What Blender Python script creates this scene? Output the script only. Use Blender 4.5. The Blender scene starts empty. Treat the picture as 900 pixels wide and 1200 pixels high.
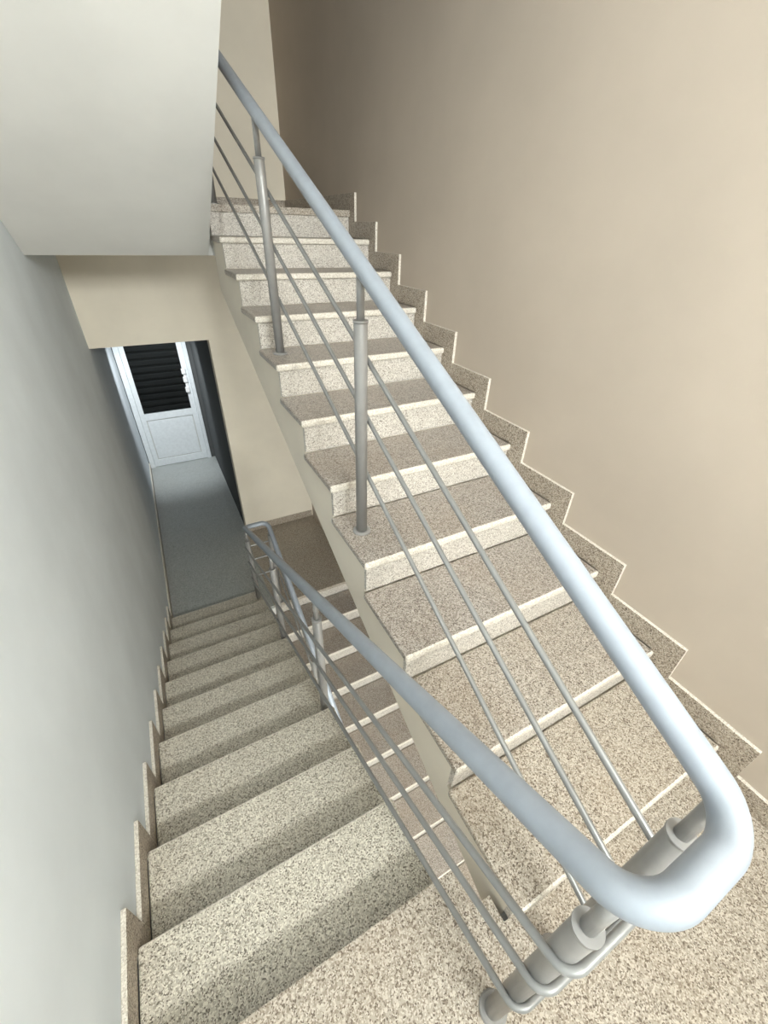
import bpy, bmesh, math
from mathutils import Vector, Matrix

S = bpy.context.scene
COL = S.collection

# ------------------------------------------------------------------ camera
D, H = 0.30, 0.1512                      # tread going, riser height
cam_d = bpy.data.cameras.new('camera')
cam = bpy.data.objects.new('camera', cam_d)
COL.objects.link(cam)
cam_d.sensor_fit = 'VERTICAL'
cam_d.sensor_height = 24.0
cam_d.sensor_width = 18.0
cam_d.lens = 485.92 / 1200.0 * 24.0
cam_d.clip_start = 0.02
cam_d.clip_end = 60
yaw, pitch, roll = 0.5052, -0.5994, 0.0309
fwd = Vector((math.sin(yaw) * math.cos(pitch), math.cos(yaw) * math.cos(pitch), math.sin(pitch)))
rgt = Vector((math.cos(yaw), -math.sin(yaw), 0))
upv = rgt.cross(fwd)
r2 = rgt * math.cos(roll) + upv * math.sin(roll)
u2 = -rgt * math.sin(roll) + upv * math.cos(roll)
M4 = Matrix((r2, u2, -fwd)).transposed().to_4x4()
M4.translation = Vector((-0.3718, -0.0762, 1.5703))
cam.matrix_world = M4
S.camera = cam

# ------------------------------------------------------------------ world, daylight, exposure
W = bpy.data.worlds.new('sky')
S.world = W
W.use_nodes = True
bgn = W.node_tree.nodes['Background']
bgn.inputs[0].default_value = (0.80, 0.90, 1.0, 1)
bgn.inputs[1].default_value = 1.0

def area(name, loc, rot, sx, sy, power, color):
    l = bpy.data.lights.new(name, 'AREA')
    l.shape = 'RECTANGLE'
    l.size, l.size_y = sx, sy
    l.energy = power
    l.color = color
    o = bpy.data.objects.new(name, l)
    o.location = loc
    o.rotation_euler = rot
    COL.objects.link(o)
    return o
WX0, WX1, WZ0, WZ1 = -0.45, 0.90, 2.05, 2.75      # window in the wall behind the landing
YF = -1.90                               # window wall behind the half landing
area('daylight', ((WX0 + WX1) / 2, YF - 0.17, (WZ0 + WZ1) / 2), (math.radians(90), 0, 0),
     WX1 - WX0, WZ1 - WZ0, 190, (1.0, 0.985, 0.96))
LZ0, LZ1 = -1.28, -0.58                   # unseen window one storey lower, added for fill light
area('daylight', ((WX0 + WX1) / 2, YF - 0.17, (LZ0 + LZ1) / 2), (math.radians(90), 0, 0),
     WX1 - WX0, LZ1 - LZ0, 170, (1.0, 0.985, 0.96))  # fill light behind the added lower window

S.view_settings.view_transform = 'Standard'
S.view_settings.look = 'None'
S.view_settings.gamma = 1
S.view_settings.use_curve_mapping = False
S.view_settings.exposure = 0.45

# ------------------------------------------------------------------ materials
def newmat(name):
    m = bpy.data.materials.new(name)
    m.use_nodes = True
    nt = m.node_tree
    return m, nt, nt.nodes['Principled BSDF']

def pos_node(nt, scale=1.0):
    g = nt.nodes.new('ShaderNodeNewGeometry')
    mp = nt.nodes.new('ShaderNodeMapping')
    mp.inputs['Scale'].default_value = (scale,) * 3
    nt.links.new(g.outputs['Position'], mp.inputs['Vector'])
    return mp.outputs['Vector']

def ramp(nt, fac, stops, interp='LINEAR'):
    r = nt.nodes.new('ShaderNodeValToRGB')
    r.color_ramp.interpolation = interp
    els = r.color_ramp.elements
    while len(els) < len(stops):
        els.new(0.5)
    for e, (p, c) in zip(els, stops):
        e.position = p
        e.color = (*c, 1)
    nt.links.new(fac, r.inputs['Fac'])
    return r.outputs['Color']

def mix(nt, fac, a, b, mode='MIX'):
    n = nt.nodes.new('ShaderNodeMix')
    n.data_type = 'RGBA'
    n.blend_type = mode
    for key, v in (('Factor', fac), ('A', a), ('B', b)):
        i = [s for s in n.inputs if s.name == key and (s.type == ('VALUE' if key == 'Factor' else 'RGBA'))][0]
        if hasattr(v, 'links'):
            nt.links.new(v, i)
        elif key == 'Factor':
            i.default_value = v
        else:
            i.default_value = (*v, 1)
    return [o for o in n.outputs if o.type == 'RGBA'][0]

def noise(nt, vec, scale, detail=3, rough=0.55):
    n = nt.nodes.new('ShaderNodeTexNoise')
    n.inputs['Scale'].default_value = scale
    n.inputs['Detail'].default_value = detail
    n.inputs['Roughness'].default_value = rough
    nt.links.new(vec, n.inputs['Vector'])
    return n.outputs['Fac']

def bump(nt, b, height, strength, dist):
    n = nt.nodes.new('ShaderNodeBump')
    n.inputs['Strength'].default_value = strength
    n.inputs['Distance'].default_value = dist
    nt.links.new(height, n.inputs['Height'])
    nt.links.new(n.outputs['Normal'], b.inputs['Normal'])

def plaster(name, c, var=0.05, rough=0.95):
    m, nt, b = newmat(name)
    v = pos_node(nt)
    lo = tuple(x * (1 - var) for x in c)
    hi = tuple(min(1, x * (1 + var)) for x in c)
    col = ramp(nt, noise(nt, v, 2.2, 5), [(0.3, lo), (0.7, hi)])
    nt.links.new(col, b.inputs['Base Color'])
    b.inputs['Roughness'].default_value = rough
    b.inputs['Specular IOR Level'].default_value = 0.12
    bump(nt, b, noise(nt, v, 180, 3), 0.12, 0.002)
    return m

def terrazzo(name, dark, mid, base, light, rough=0.38, stain=0.35):
    m, nt, b = newmat(name)
    v = pos_node(nt)
    vo = nt.nodes.new('ShaderNodeTexVoronoi')
    vo.inputs['Scale'].default_value = 300
    nt.links.new(v, vo.inputs['Vector'])
    sep = nt.nodes.new('ShaderNodeSeparateColor')
    nt.links.new(vo.outputs['Color'], sep.inputs['Color'])
    chips = ramp(nt, sep.outputs['Red'],
                 [(0.0, dark), (0.13, mid), (0.32, base), (0.62, light), (0.86, base)], 'CONSTANT')
    vo2 = nt.nodes.new('ShaderNodeTexVoronoi')
    vo2.inputs['Scale'].default_value = 170
    nt.links.new(v, vo2.inputs['Vector'])
    sep2 = nt.nodes.new('ShaderNodeSeparateColor')
    nt.links.new(vo2.outputs['Color'], sep2.inputs['Color'])
    big = ramp(nt, sep2.outputs['Green'], [(0.0, (0, 0, 0)), (0.88, (1, 1, 1))], 'CONSTANT')
    col = mix(nt, big, chips, mix(nt, sep2.outputs['Blue'], mid, light))
    st = ramp(nt, noise(nt, v, 3.2, 4), [(0.42, (0, 0, 0)), (0.72, (stain,) * 3)])
    col = mix(nt, st, col, mix(nt, 0.5, col, (0.34, 0.24, 0.15)))
    nt.links.new(col, b.inputs['Base Color'])
    b.inputs['Roughness'].default_value = rough
    bump(nt, b, noise(nt, v, 260, 2), 0.08, 0.001)
    return m

def paint(name, c, rough=0.35, metallic=0.0, var=0.05, scale=25):
    m, nt, b = newmat(name)
    v = pos_node(nt)
    lo = tuple(x * (1 - var) for x in c)
    hi = tuple(min(1, x * (1 + var)) for x in c)
    nt.links.new(ramp(nt, noise(nt, v, scale, 4), [(0.3, lo), (0.7, hi)]), b.inputs['Base Color'])
    b.inputs['Roughness'].default_value = rough
    b.inputs['Metallic'].default_value = metallic
    return m

M = {}
M['blue_plaster'] = plaster('pale_blue_grey_plaster', (0.77, 0.825, 0.86))
M['beige_plaster'] = plaster('beige_plaster', (0.54, 0.465, 0.385))
M['cream_plaster'] = plaster('cream_plaster', (0.88, 0.81, 0.68))
M['white_plaster'] = plaster('off_white_plaster', (0.78, 0.775, 0.74))
M['stringer'] = plaster('stringer_paint', (0.80, 0.735, 0.63))
M['terrazzo'] = terrazzo('terrazzo', (0.13, 0.10, 0.075), (0.26, 0.215, 0.165), (0.43, 0.38, 0.315), (0.61, 0.56, 0.48))
M['shaded_tread'] = terrazzo('shaded_grey_terrazzo', (0.12, 0.10, 0.085), (0.235, 0.20, 0.17), (0.375, 0.335, 0.295), (0.535, 0.49, 0.44), 0.36, 0.4)  # same terrazzo, dimmer light level of the rising treads painted in
M['mid_tread'] = terrazzo('warm_grey_terrazzo', (0.125, 0.10, 0.08), (0.245, 0.205, 0.165), (0.40, 0.355, 0.30), (0.57, 0.52, 0.455), 0.36, 0.4)  # blend between the landing mix and the painted-down rising treads
M['lit_tread'] = terrazzo('lit_terrazzo', (0.15, 0.13, 0.10), (0.34, 0.305, 0.245), (0.58, 0.54, 0.455), (0.78, 0.74, 0.64), 0.4, 0.2)  # same terrazzo, brighter light level of the falling treads painted in
M['riser'] = terrazzo('lit_pale_terrazzo', (0.27, 0.24, 0.205), (0.43, 0.39, 0.34), (0.60, 0.56, 0.50), (0.74, 0.705, 0.645), 0.38, 0.12)  # same terrazzo made paler: window light on the risers painted in
M['edge'] = terrazzo('lit_pale_tile_edge', (0.55, 0.50, 0.43), (0.62, 0.57, 0.49), (0.74, 0.69, 0.60), (0.84, 0.80, 0.72), 0.35, 0.1)  # window light on tile edges, painted as a paler mix
M['skirt'] = terrazzo('terrazzo_skirting', (0.11, 0.085, 0.065), (0.24, 0.19, 0.145), (0.43, 0.365, 0.295), (0.60, 0.54, 0.45), 0.45, 0.2)
M['hall_floor'] = terrazzo('cool_lit_terrazzo', (0.17, 0.18, 0.17), (0.30, 0.315, 0.30), (0.44, 0.465, 0.45), (0.58, 0.605, 0.59), 0.4, 0.15)  # same terrazzo, cool light from the passage painted into its colour
M['handrail'] = paint('blue_grey_rail_paint', (0.32, 0.355, 0.40), 0.40, 0.1)
M['bar'] = paint('grey_bar_paint', (0.30, 0.305, 0.30), 0.35, 0.25)
M['post'] = paint('grey_post_paint', (0.33, 0.325, 0.315), 0.35, 0.2)
M['door_white'] = paint('white_door_paint', (0.80, 0.84, 0.86), 0.35)
M['door_grey'] = paint('grey_frame_paint', (0.62, 0.63, 0.61), 0.4)
M['black'] = paint('black_slat', (0.022, 0.024, 0.024), 0.5)
M['slat'] = paint('dark_slat', (0.02, 0.021, 0.021), 0.5)
M['steel'] = paint('bright_steel', (0.92, 0.92, 0.92), 0.25, 0.1)
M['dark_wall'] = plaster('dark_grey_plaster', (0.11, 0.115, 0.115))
def glass_mat(name, tint, t=0.85):
    m, nt, b = newmat(name)
    tr = nt.nodes.new('ShaderNodeBsdfTransparent')
    tr.inputs[0].default_value = (*tint, 1)
    mx = nt.nodes.new('ShaderNodeMixShader')
    mx.inputs[0].default_value = t
    b.inputs['Roughness'].default_value = 0.03
    b.inputs['Base Color'].default_value = (0.02, 0.02, 0.02, 1)
    nt.links.new(b.outputs[0], mx.inputs[1])
    nt.links.new(tr.outputs[0], mx.inputs[2])
    nt.links.new(mx.outputs[0], nt.nodes['Material Output'].inputs[0])
    return m
M['pane'] = glass_mat('window_glass', (0.95, 0.97, 0.97), 0.92)
M['door_glass'] = glass_mat('door_glass', (0.8, 0.82, 0.82), 0.88)

# ------------------------------------------------------------------ mesh helpers
def link(name, me, mat, parent=None, loc=(0, 0, 0)):
    o = bpy.data.objects.new(name, me)
    if mat and not me.materials:
        me.materials.append(mat)
    COL.objects.link(o)
    o.location = loc
    if parent:
        o.parent = parent
    return o

def boxes_mesh(name, boxes, bevel=0.0):
    bm = bmesh.new()
    for (x0, x1, y0, y1, z0, z1) in boxes:
        v = [bm.verts.new((x, y, z)) for x in (x0, x1) for y in (y0, y1) for z in (z0, z1)]
        for f in ((0, 1, 3, 2), (4, 6, 7, 5), (0, 4, 5, 1), (2, 3, 7, 6), (0, 2, 6, 4), (1, 5, 7, 3)):
            bm.faces.new([v[i] for i in f])
    bmesh.ops.recalc_face_normals(bm, faces=bm.faces)
    if bevel:
        bmesh.ops.bevel(bm, geom=list(bm.edges), offset=bevel, segments=2, affect='EDGES', profile=0.5)
    me = bpy.data.meshes.new(name)
    bm.to_mesh(me)
    bm.free()
    return me

def prism_mesh(name, prof, x0, x1, axis='x', bevel=0.0):
    """profile polygon (y,z) pushed from x0 to x1"""
    bm = bmesh.new()
    a = [bm.verts.new((x0, p[0], p[1])) for p in prof]
    b = [bm.verts.new((x1, p[0], p[1])) for p in prof]
    bm.faces.new(a)
    bm.faces.new(b[::-1])
    n = len(prof)
    for i in range(n):
        bm.faces.new((a[i], b[i], b[(i + 1) % n], a[(i + 1) % n]))
    bmesh.ops.recalc_face_normals(bm, faces=bm.faces)
    if bevel:
        bmesh.ops.bevel(bm, geom=list(bm.edges), offset=bevel, segments=2, affect='EDGES', profile=0.5)
    me = bpy.data.meshes.new(name)
    bm.to_mesh(me)
    bm.free()
    return me

def fillet(pts, rad, seg=10):
    pts = [Vector(p) for p in pts]
    out = [pts[0]]
    for i in range(1, len(pts) - 1):
        p, a, b = pts[i], pts[i - 1], pts[i + 1]
        da, db = (a - p).normalized(), (b - p).normalized()
        ang = da.angle(db)
        r = rad[i] if isinstance(rad, (list, tuple)) else rad
        t = min(r / math.tan(ang / 2), 0.49 * (a - p).length, 0.49 * (b - p).length)
        s, e = p + da * t, p + db * t
        for k in range(seg + 1):
            u = k / seg
            out.append((1 - u) ** 2 * s + 2 * u * (1 - u) * p * 1.0 + u * u * e if False else
                       arc(s, p, e, u))
    out.append(pts[-1])
    return out

def arc(s, p, e, u):
    # rational quadratic: a true circular arc
    w = (e - s).length / 2 / max((p - s).length, 1e-9)
    a, b, c = (1 - u) ** 2, 2 * u * (1 - u) * w, u * u
    return (s * a + p * b + e * c) / (a + b + c)

def tube_mesh(name, path, radius, seg=18):
    bm = bmesh.new()
    n = len(path)
    radii = radius if isinstance(radius, (list, tuple)) else [radius] * n
    rings = []
    nrm = None
    for i, p in enumerate(path):
        t = (path[min(i + 1, n - 1)] - path[max(i - 1, 0)]).normalized()
        if nrm is None:
            ref = Vector((0, 0, 1)) if abs(t.z) < 0.9 else Vector((1, 0, 0))
            nrm = (ref - t * ref.dot(t)).normalized()
        else:
            nrm = (nrm - t * nrm.dot(t)).normalized()
        bn = t.cross(nrm)
        rings.append([bm.verts.new(p + (nrm * math.cos(2 * math.pi * k / seg) + bn * math.sin(2 * math.pi * k / seg)) * radii[i]) for k in range(seg)])
    for i in range(n - 1):
        for k in range(seg):
            f = bm.faces.new((rings[i][k], rings[i][(k + 1) % seg], rings[i + 1][(k + 1) % seg], rings[i + 1][k]))
            f.smooth = True
    bm.faces.new(rings[0][::-1])
    bm.faces.new(rings[-1])
    bmesh.ops.recalc_face_normals(bm, faces=bm.faces)
    me = bpy.data.meshes.new(name)
    bm.to_mesh(me)
    bm.free()
    return me

def lathe_mesh(name, prof, seg=24):
    bm = bmesh.new()
    rings = [[bm.verts.new((r * math.cos(2 * math.pi * k / seg), r * math.sin(2 * math.pi * k / seg), z)) for k in range(seg)] for r, z in prof]
    for i in range(len(rings) - 1):
        sm = abs(prof[i][1] - prof[i + 1][1]) > 0.006
        for k in range(seg):
            f = bm.faces.new((rings[i][k], rings[i][(k + 1) % seg], rings[i + 1][(k + 1) % seg], rings[i + 1][k]))
            f.smooth = sm
    bm.faces.new(rings[0][::-1])
    bm.faces.new(rings[-1])
    bmesh.ops.recalc_face_normals(bm, faces=bm.faces)
    me = bpy.data.meshes.new(name)
    bm.to_mesh(me)
    bm.free()
    return me

def empty(name, loc=(0, 0, 0)):
    o = bpy.data.objects.new(name, None)
    o.empty_display_size = 0.1
    o.location = loc
    COL.objects.link(o)
    return o

def tag(o, label=None, cat=None, group=None, kind=None):
    for k, v in (('label', label), ('category', cat), ('group', group), ('kind', kind)):
        if v:
            o[k] = v
    return o

def struct(name, boxes, mat, label, cat, bevel=0.0):
    return tag(link(name, boxes_mesh(name, boxes, bevel), mat), label, cat, kind='structure')

# ------------------------------------------------------------------ key dimensions
XWL, XWR = -0.845, 1.017                # wall faces
SK = 0.015                              # skirting thickness
XUL = 0.100                             # free edge of the rising flight
XDR = 0.005                             # free edge of the falling flight
YD0 = 0.180                             # nosing of the landing above the falling flight
YB = 4.43                               # wall behind the storey landings
ZL, ZU = -11 * H, 11 * H                # storey landings below and above
ZBOT, ZTOP = -22 * H, 4.70
XC = 0.140                              # passage wall / opening edge
ZO = 0.645                              # head of the passage opening
YE = 6.78                               # end of the passage
SKH, SKY = 0.091, 0.0756                # skirting height over tread, lead over nosing

# ------------------------------------------------------------------ walls
struct('wall_left', [(XWL - 0.15, XWL, YF - 0.15, YE + 0.15, ZBOT - 0.15, ZTOP)], M['blue_plaster'],
       'pale blue-grey painted plaster wall beside the descending stairs', 'wall')
struct('wall_right', [(XWR, XWR + 0.15, YF - 0.15, YB + 0.15, ZBOT - 0.15, ZTOP)], M['beige_plaster'],
       'beige painted plaster wall beside the rising stairs', 'wall')
struct('wall_back', [(XC, XWR, YB, YB + 0.15, ZBOT - 0.15, ZO), (XWL, XWR, YB, YB + 0.15, ZO, ZTOP),
                     (XWL, XC, YB, YB + 0.15, ZBOT - 0.15, ZL - 0.2)], M['cream_plaster'],
       'cream plaster wall around the passage opening on the lower landing', 'wall')
struct('wall_front', [(XWL, WX0, YF - 0.15, YF, ZBOT - 0.15, ZTOP), (WX1, XWR, YF - 0.15, YF, ZBOT - 0.15, ZTOP),
                      (WX0, WX1, YF - 0.15, YF, ZBOT - 0.15, LZ0), (WX0, WX1, YF - 0.15, YF, LZ1, WZ0), (WX0, WX1, YF - 0.15, YF, WZ1, ZTOP)],
       M['white_plaster'], 'off-white window wall at the end of the half landing', 'wall')
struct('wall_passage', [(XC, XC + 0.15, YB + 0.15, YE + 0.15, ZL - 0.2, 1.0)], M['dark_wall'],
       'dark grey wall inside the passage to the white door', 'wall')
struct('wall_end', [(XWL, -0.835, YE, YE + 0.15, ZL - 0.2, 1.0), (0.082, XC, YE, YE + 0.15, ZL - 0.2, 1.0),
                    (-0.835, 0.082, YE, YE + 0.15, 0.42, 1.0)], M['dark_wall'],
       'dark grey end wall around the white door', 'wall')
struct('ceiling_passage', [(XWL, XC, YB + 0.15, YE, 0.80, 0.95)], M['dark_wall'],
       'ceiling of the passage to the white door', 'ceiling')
struct('ceiling', [(XWL - 0.15, XWR + 0.15, YF - 0.15, YB + 0.15, ZTOP, ZTOP + 0.15)], M['white_plaster'],
       'off-white ceiling at the top of the stairwell', 'ceiling')

# windows
def window(name, z0, z1, label):
    w = empty(name, ((WX0 + WX1) / 2, YF - 0.08, z0))
    tag(w, label, 'window', kind='structure')
    hw, hh, t = (WX1 - WX0) / 2, z1 - z0, 0.05
    link('window_frame', boxes_mesh('window_frame', [(-hw, -hw + t, -0.03, 0.03, 0, hh), (hw - t, hw, -0.03, 0.03, 0, hh),
         (-hw + t, hw - t, -0.03, 0.03, 0, t), (-hw + t, hw - t, -0.03, 0.03, hh - t, hh), (-0.03, 0.03, -0.03, 0.03, t, hh - t)]), M['door_white'], w)
    for sx in (-1, 1):
        x0, x1 = sorted((sx * 0.03, sx * (hw - t)))
        link('window_pane', boxes_mesh('window_pane', [(x0, x1, -0.004, 0.004, t, hh - t)]), M['pane'], w)
    link('window_sill', boxes_mesh('window_sill', [(-hw, hw, 0.03, 0.11, 0.0, 0.025)], 0.004), M['white_plaster'], w)
window('window_1', WZ0, WZ1, 'white framed window in the wall of the half landing')
window('added_window_2', LZ0, LZ1, 'added unseen white framed window one storey below the half landing, for fill light')

# ------------------------------------------------------------------ floors
def slab(name, boxes, mat, label):
    return struct(name, boxes, mat, label, 'floor')
slab('floor_half_landing', [(XWL, 0.035, YF, YD0, -0.035, 0), (0.035, XUL, YF, 0.083, -0.035, 0), (XUL, XWR, YF, 0.02, -0.035, 0)],
     M['terrazzo'], 'speckled terrazzo half landing at the turn of the railing')
struct('trim_1', [(XWL, 0.02, YF, YD0 - 0.025, -0.24, -0.036), (0.02, XUL, YF, 0.065, -0.24, -0.036), (XUL, XWR, YF, 0.04, -0.24, -0.036)],
       M['white_plaster'], 'plastered edge and underside of the half landing', 'landing slab')
slab('floor_lower_landing', [(XUL, XWR, 3.05, YB, ZL - 0.035, ZL)],
     M['terrazzo'], 'brown terrazzo lower landing in front of the cream wall')
slab('floor_passage', [(XWL, XUL, 3.05, YB, ZL - 0.036, ZL), (XWL, XC, YB, YE + 0.1, ZL - 0.036, ZL)], M['hall_floor'], 'passage floor toned grey with painted cool light, leading to the white door')
struct('trim_2', [(XWL, XWR, 3.08, YB, ZL - 0.25, ZL - 0.036)], M['white_plaster'], 'plastered underside of the lower landing', 'landing slab')
slab('floor_upper_landing', [(XWL, XWR, 3.12, YB, ZU - 0.035, ZU), (XUL, XWR, 3.0, 3.12, ZU - 0.035, ZU)],
     M['terrazzo'], 'terrazzo upper landing at the head of the rising stairs')
struct('trim_3', [(XWL, XUL + 0.015, 3.10, YB, 1.405, ZU - 0.036), (XUL + 0.015, XWR, 3.04, YB, 1.405, ZU - 0.036)],
       M['white_plaster'], 'plastered underside and edge of the upper landing', 'landing slab')
slab('floor_bottom', [(XWL, XWR, YF, YB, ZBOT - 0.15, ZBOT)], M['terrazzo'], 'terrazzo floor far down at the foot of the stairwell')
struct('ceiling_landing', [(XWL, XWR, YF, 0.255, 3.12, 3.326)], M['white_plaster'],
       'plastered underside of the next half landing above', 'ceiling')

# ------------------------------------------------------------------ flights
def flight(name, label, origin, x0, x1, n, direction, slab_prof, overhang_side, shade, last_tread=True):
    """n risers, n-1 treads (+ nosing strip at the head). direction +1: rises towards +y.
    origin = (y of first nosing, z of its foot)."""
    y0, z0 = origin
    root = empty(name, ((x0 + x1) / 2, y0, z0))
    tag(root, label, 'staircase')
    ox, oy, oz = root.location
    dy = direction
    tx0, tx1 = x0 - ox, x1 - ox
    rx0 = tx0 + (0.015 if overhang_side < 0 else 0)
    rx1 = tx1 - (0.015 if overhang_side > 0 else 0)
    a, b = sorted((0.0, dy * (D + 0.018)))
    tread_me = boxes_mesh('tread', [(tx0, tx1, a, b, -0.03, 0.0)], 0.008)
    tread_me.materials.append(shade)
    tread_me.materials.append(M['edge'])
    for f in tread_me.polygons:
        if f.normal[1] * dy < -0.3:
            f.material_index = 1  # bright window-lit nosing line painted on the front faces
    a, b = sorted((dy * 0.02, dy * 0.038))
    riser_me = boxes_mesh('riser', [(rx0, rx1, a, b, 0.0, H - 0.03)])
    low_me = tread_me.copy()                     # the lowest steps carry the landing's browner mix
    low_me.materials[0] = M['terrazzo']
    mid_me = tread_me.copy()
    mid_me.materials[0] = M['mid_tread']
    for k in range(1, n + 1):
        yk = dy * (k - 1) * D
        if k < n:
            link('tread', tread_me if shade != M['shaded_tread'] or k > 2 else (low_me, mid_me)[k - 1], None, root, (0, yk, k * H))
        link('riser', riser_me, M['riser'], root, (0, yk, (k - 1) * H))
    # nosing strip of the landing at the head
    a, b = sorted((dy * (n - 1) * D, dy * ((n - 1) * D + 0.0)))
    me = prism_mesh('stair_slab', [(p[0] - oy, p[1] - oz) for p in slab_prof], rx0, rx1)
    link('stair_slab', me, M['stringer'], root)
    return root

def stepped(y0, z0, n, dy, soff):
    """profile of the concrete core under treads and behind risers; soff(y)->z"""
    pr = []
    for k in range(1, n + 1):
        yk = y0 + dy * ((k - 1) * D + 0.0385)
        pr.append((yk, z0 + (k - 1) * H - 0.031 if k > 1 else z0))
        pr.append((yk, z0 + k * H - 0.031))
    ye = y0 + dy * ((n - 1) * D + 0.0385)
    pr.append((ye, soff(ye)))
    ys = y0 + dy * 0.0385
    pr.append((ys + dy * 0.25, soff(ys + dy * 0.25)))
    pr.append((ys, min(z0 - 0.03, soff(ys))))
    return pr

# rising flight
upf = flight('staircase', 'speckled terrazzo stairs rising along the beige wall to the upper landing', (0.0, 0.0),
             XUL, XWR - SK - 0.0004, 11, 1, stepped(0, 0, 11, 1, lambda y: -0.195 + 0.466 * y), -1, M['shaded_tread'])
# falling flight: built from its foot at the lower landing, it rises towards the camera (-y)
yfoot = YD0 + 10 * D
dnf = flight('staircase', 'speckled terrazzo stairs descending along the blue-grey wall to the passage', (yfoot, ZL),
             XWL + SK + 0.0004, XDR, 11, -1, stepped(yfoot, ZL, 11, -1, lambda y: ZL - 0.20 + 0.48 * (yfoot - y)), 1, M['lit_tread'])
# flight below the rising flight: from the bottom half landing up to the lower landing
lof = flight('staircase', 'terrazzo stairs dropping away from the brown lower landing beneath the rising stairs', (3.05 - 10 * D, ZBOT),
             XUL, XWR - 0.004, 11, 1, stepped(3.05 - 10 * D, ZBOT, 11, 1, lambda y: ZBOT - 0.1 + 0.48 * (y - 0.05)), -1, M['shaded_tread'])
# flight overhead, from the upper landing to the next half landing; its sloping underside shows
yh = 3.10
soffu = lambda y: 1.405 + 0.61 * (yh - y)
ovf = flight('staircase', 'stairs overhead showing only their sloping off-white plastered underside', (yh + 0.22, ZU),
             XWL + 0.001, XUL - 0.015, 11, -1, [(p[0], p[1]) for p in stepped(yh + 0.22, ZU, 11, -1, soffu)][:-3] +
             [(0.26, 3.13), (yh, 1.405), (yh, ZU)], 0, M['terrazzo'])
for c in ovf.children:
    if c.name.startswith('stair_slab'):
        c.data.materials.clear()
        c.data.materials.append(M['white_plaster'])

# ------------------------------------------------------------------ skirting
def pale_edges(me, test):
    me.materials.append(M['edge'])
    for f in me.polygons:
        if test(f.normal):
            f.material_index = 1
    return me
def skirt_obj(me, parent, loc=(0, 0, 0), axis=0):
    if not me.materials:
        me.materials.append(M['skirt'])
        pale_edges(me, lambda n: abs(n[axis]) < 0.5)  # thin edges take the painted window-lit tone
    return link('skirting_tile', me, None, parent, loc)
def baseboard(name, label):
    o = empty(name)
    return tag(o, label, 'skirting', kind='structure')
bbR = baseboard('baseboard_right', 'stepped brown terrazzo skirting along the beige wall')
# L-shaped tile: lies over the tread and runs down in front of the riser
Lp = [(-SKY, -H + 0.0005), (-SKY, SKH), (D - SKY - 0.001, SKH), (D - SKY - 0.001, 0.0005), (0.0195, 0.0005), (0.0195, -H + 0.0005)]
tileR = prism_mesh('skirting_tile', Lp, XWR - SK, XWR - 0.0003, bevel=0.0015)
for k in range(1, 12):
    if k < 11:
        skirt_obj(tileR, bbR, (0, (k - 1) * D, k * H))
top = prism_mesh('skirting_tile', [(-SKY, -H + 0.0005), (-SKY, SKH), (YB - 3.0 - SK, SKH), (YB - 3.0 - SK, 0.0005), (0.0195, 0.0005), (0.0195, -H + 0.0005)], XWR - SK, XWR - 0.0003, bevel=0.0015)
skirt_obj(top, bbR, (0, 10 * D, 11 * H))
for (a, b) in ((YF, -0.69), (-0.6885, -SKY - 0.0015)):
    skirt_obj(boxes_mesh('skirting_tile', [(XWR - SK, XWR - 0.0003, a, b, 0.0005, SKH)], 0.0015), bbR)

bbL = baseboard('baseboard_left', 'stepped terrazzo skirting along the blue-grey wall')
Lq = [(-p[0], p[1]) for p in Lp]
tileL = prism_mesh('skirting_tile', Lq, XWL + 0.0003, XWL + SK, bevel=0.0015)
for n in range(1, 11):
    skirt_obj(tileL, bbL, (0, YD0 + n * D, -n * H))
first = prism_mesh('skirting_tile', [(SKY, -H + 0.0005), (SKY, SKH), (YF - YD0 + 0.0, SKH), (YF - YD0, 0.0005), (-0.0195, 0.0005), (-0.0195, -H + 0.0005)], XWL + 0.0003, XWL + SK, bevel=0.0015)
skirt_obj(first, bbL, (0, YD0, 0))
ylow = yfoot + SKY + 0.0015
for i in range(4):
    L_ = (YE - 0.02 - ylow) / 4
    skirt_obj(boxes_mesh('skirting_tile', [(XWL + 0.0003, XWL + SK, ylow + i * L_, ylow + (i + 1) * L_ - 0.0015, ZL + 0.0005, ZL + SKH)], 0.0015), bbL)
bbB = baseboard('baseboard_back', 'terrazzo skirting at the foot of the cream wall')
for (a, b, z) in ((XC + 0.001, 0.575, ZL), (0.5765, XWR - SK, ZL), (XWL + SK, 0.1, ZU), (0.1015, XWR - SK - 0.001, ZU)):
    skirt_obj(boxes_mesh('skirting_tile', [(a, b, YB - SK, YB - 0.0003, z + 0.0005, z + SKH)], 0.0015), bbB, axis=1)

# ------------------------------------------------------------------ railing
rail = empty('railing', (0.07, -0.085, 0))
tag(rail, 'blue-grey painted metal stair railing turning round the stairwell gap', 'railing')
RO = Vector(rail.location)
XR, XL = 0.175, -0.030
def rel(pts):
    return [Vector(p) - RO for p in pts]
zr = lambda y: 0.974 + 0.4735 * y                       # rising flight rail
zl = lambda y: 0.8635 - 0.4907 * y                      # falling flight rail
YT, YLW = 3.17, 3.10                                    # turns at upper and lower landing
YN = -0.118
zlow = lambda y: zl(YLW) - 0.48 * (YLW - y)
zup = lambda y: zr(YT) + 0.48 * (YT - y)
path = [(XR, 0.9, zlow(0.9)), (XR, YLW, zl(YLW)), (XL, YLW, zl(YLW)),
        (XL, YN, 0.921), (XR, YN, 0.919),
        (XR, YT, zr(YT)), (XL, YT, zr(YT)), (XL, 3.05, zup(3.05))]
hp = fillet(rel(path), 0.062, 12)
def hr_rad(p):
    # pressed elbows at the turn are slightly fuller than the straight pipe
    y = p.y + RO.y
    return 0.0212 + (0.0035 if (y < -0.05) else 0.0)
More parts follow.
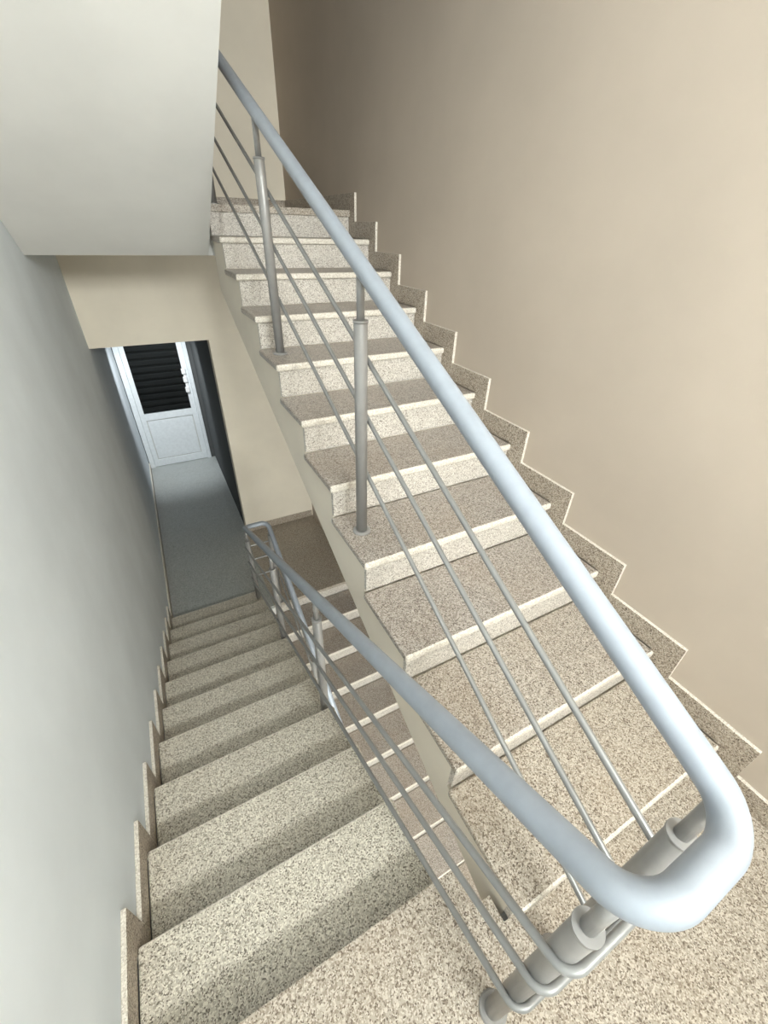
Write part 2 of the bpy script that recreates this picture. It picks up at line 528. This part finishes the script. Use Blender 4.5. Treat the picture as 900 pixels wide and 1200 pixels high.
link('handrail', tube_mesh('handrail', hp, [hr_rad(p) for p in hp], 24), M['handrail'], rail)

off = 0.030
for (br, sr, bl, sl, dlow) in ((0.710, 0.479, 0.607, -0.480, 0.245), (0.524, 0.478, 0.442, -0.480, 0.43), (0.305, 0.484, 0.237, -0.480, 0.63)):
    fr = lambda y: br + sr * y
    fl = lambda y: bl + sl * y
    xr_, xl_ = XR + off, XL - 0.026
    yn = -0.115
    yt, yw = YT + 0.03, YLW + 0.03
    zlw = fl(yw)
    pth = [(xr_, 0.9, zlw - 0.48 * (yw - 0.9)), (xr_, yw, zlw), (xl_, yw, zlw), (xl_, yn, fl(yn)), (xr_, yn, fr(yn)),
           (xr_, yt, fr(yt)), (xl_, yt, fr(yt)), (xl_, 3.06, fr(yt) + 0.48 * (yt - 3.06))]
    link('rail_bar', tube_mesh('rail_bar', fillet(rel(pth), 0.03, 8), 0.0078, 12), M['bar'], rail)

def post(x, y, zfoot, zrail):
    hgt = zrail - zfoot
    body = hgt - 0.135
    pr = link('post', lathe_mesh('post', [(0.0205, 0.006), (0.0205, body - 0.004), (0.0190, body)]), M['post'], rail, Vector((x, y, zfoot)) - RO)
    link('base_plate', lathe_mesh('base_plate', [(0.034, 0.0), (0.034, 0.005), (0.030, 0.0085)]), M['post'], pr)
    link('rod', lathe_mesh('rod', [(0.0115, body), (0.0115, hgt - 0.010)], 16), M['post'], pr)
    link('collar', lathe_mesh('collar', [(0.0225, body - 0.006), (0.0225, body + 0.001)]), M['post'], pr)

post(XR, -0.082, 0.0, zr(-0.082))
post(XL, -0.086, 0.0, zl(-0.086))
post(XR, 1.085, 4 * H, zr(1.085))
post(XR, 1.995, 7 * H, zr(1.995))
post(XR, YT - 0.03, ZU, zr(YT - 0.03))
post(XL, 3.10, ZU + H, zup(3.10))
post(XL + 0.0, 1.11, -4 * H, zl(1.11))
post(XL + 0.0, 2.01, -7 * H, zl(2.01))
post(XL, YLW - 0.02, ZL, zl(YLW))
post(XR, YLW - 0.02, ZL, zl(YLW))
post(XR, 2.00, ZL - 4 * H, zlow(2.00))

# ------------------------------------------------------------------ door at the end of the passage
d = empty('door_1', (-0.3765, YE - 0.0, ZL))
tag(d, 'white half-glazed door with dark slatted pane at the end of the passage', 'door', kind='structure')
DX = d.location.x
def dp(name, boxes, mat, parent=d, bevel=0.003):
    bx = [(a - DX, b - DX, y0, y1, z0 - ZL, z1 - ZL) for (a, b, y0, y1, z0, z1) in boxes]
    return link(name, boxes_mesh(name, bx, bevel), mat, parent)
dp('door_frame', [(-0.834, -0.765, -0.03, 0.08, ZL, 0.42), (0.028, 0.081, -0.03, 0.08, ZL, 0.42), (-0.765, 0.028, -0.03, 0.08, 0.36, 0.42)], M['door_white'])
leaf = dp('door_leaf', [(-0.763, -0.70, -0.012, 0.03, ZL + 0.006, 0.355), (-0.045, 0.026, -0.012, 0.03, ZL + 0.006, 0.355),
                        (-0.70, -0.045, -0.012, 0.03, ZL + 0.006, -1.545), (-0.70, -0.045, -0.012, 0.03, -0.90, -0.80),
                        (-0.70, -0.045, -0.012, 0.03, 0.27, 0.355)], M['door_white'])
dp('door_panel', [(-0.685, -0.060, -0.006, 0.02, -1.53, -0.915)], M['door_white'], leaf)
dp('panel_groove', [(-0.70, -0.045, 0.004, 0.012, -1.545, -0.90)], M['door_grey'], leaf, 0.0)
dp('glass_pane', [(-0.70, -0.045, 0.002, 0.008, -0.80, 0.27)], M['door_glass'], leaf, 0.0)
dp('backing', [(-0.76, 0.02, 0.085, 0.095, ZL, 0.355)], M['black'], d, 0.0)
for i in range(11):
    z = -0.785 + i * 0.096
    dp('slat', [(-0.70, -0.045, 0.034, 0.05, z, z + 0.06)], M['slat'], leaf, 0.004)
hnd = dp('door_handle', [(-0.043, -0.010, -0.022, -0.012, -0.53, -0.19)], M['steel'], leaf, 0.003)
for z in (-0.23, -0.35, -0.50):
    dp('lock_stud', [(-0.062, -0.008, -0.05, -0.022, z - 0.04, z + 0.04)], M['steel'], hnd, 0.006)

# ------------------------------------------------------------------ unseen spotlight added in the passage ceiling to brighten the door
sl = link('added_door_spotlight', lathe_mesh('added_door_spotlight', [(0.045, -0.012), (0.060, -0.010), (0.062, 0.0)], 32), M['door_white'], None, (-0.35, 5.55, 0.80))
tag(sl, 'added small round spotlight, unseen in the passage, brightening the white door', 'added light')
l = bpy.data.lights.new('door_fill_beam', 'SPOT')
l.energy = 105  # added fill aimed at the door, no such lamp known
l.color = (0.92, 0.97, 1.0)
l.spot_size = math.radians(85)
l.spot_blend = 0.8
l.shadow_soft_size = 0.04
lo = bpy.data.objects.new('door_fill_beam', l)
lo.location = (0, 0, -0.03)
lo.rotation_euler = (Vector((-0.35, YE, -0.75)) - Vector((-0.35, 5.55, 0.77))).to_track_quat('-Z', 'Y').to_euler()
lo.parent = sl
COL.objects.link(lo)
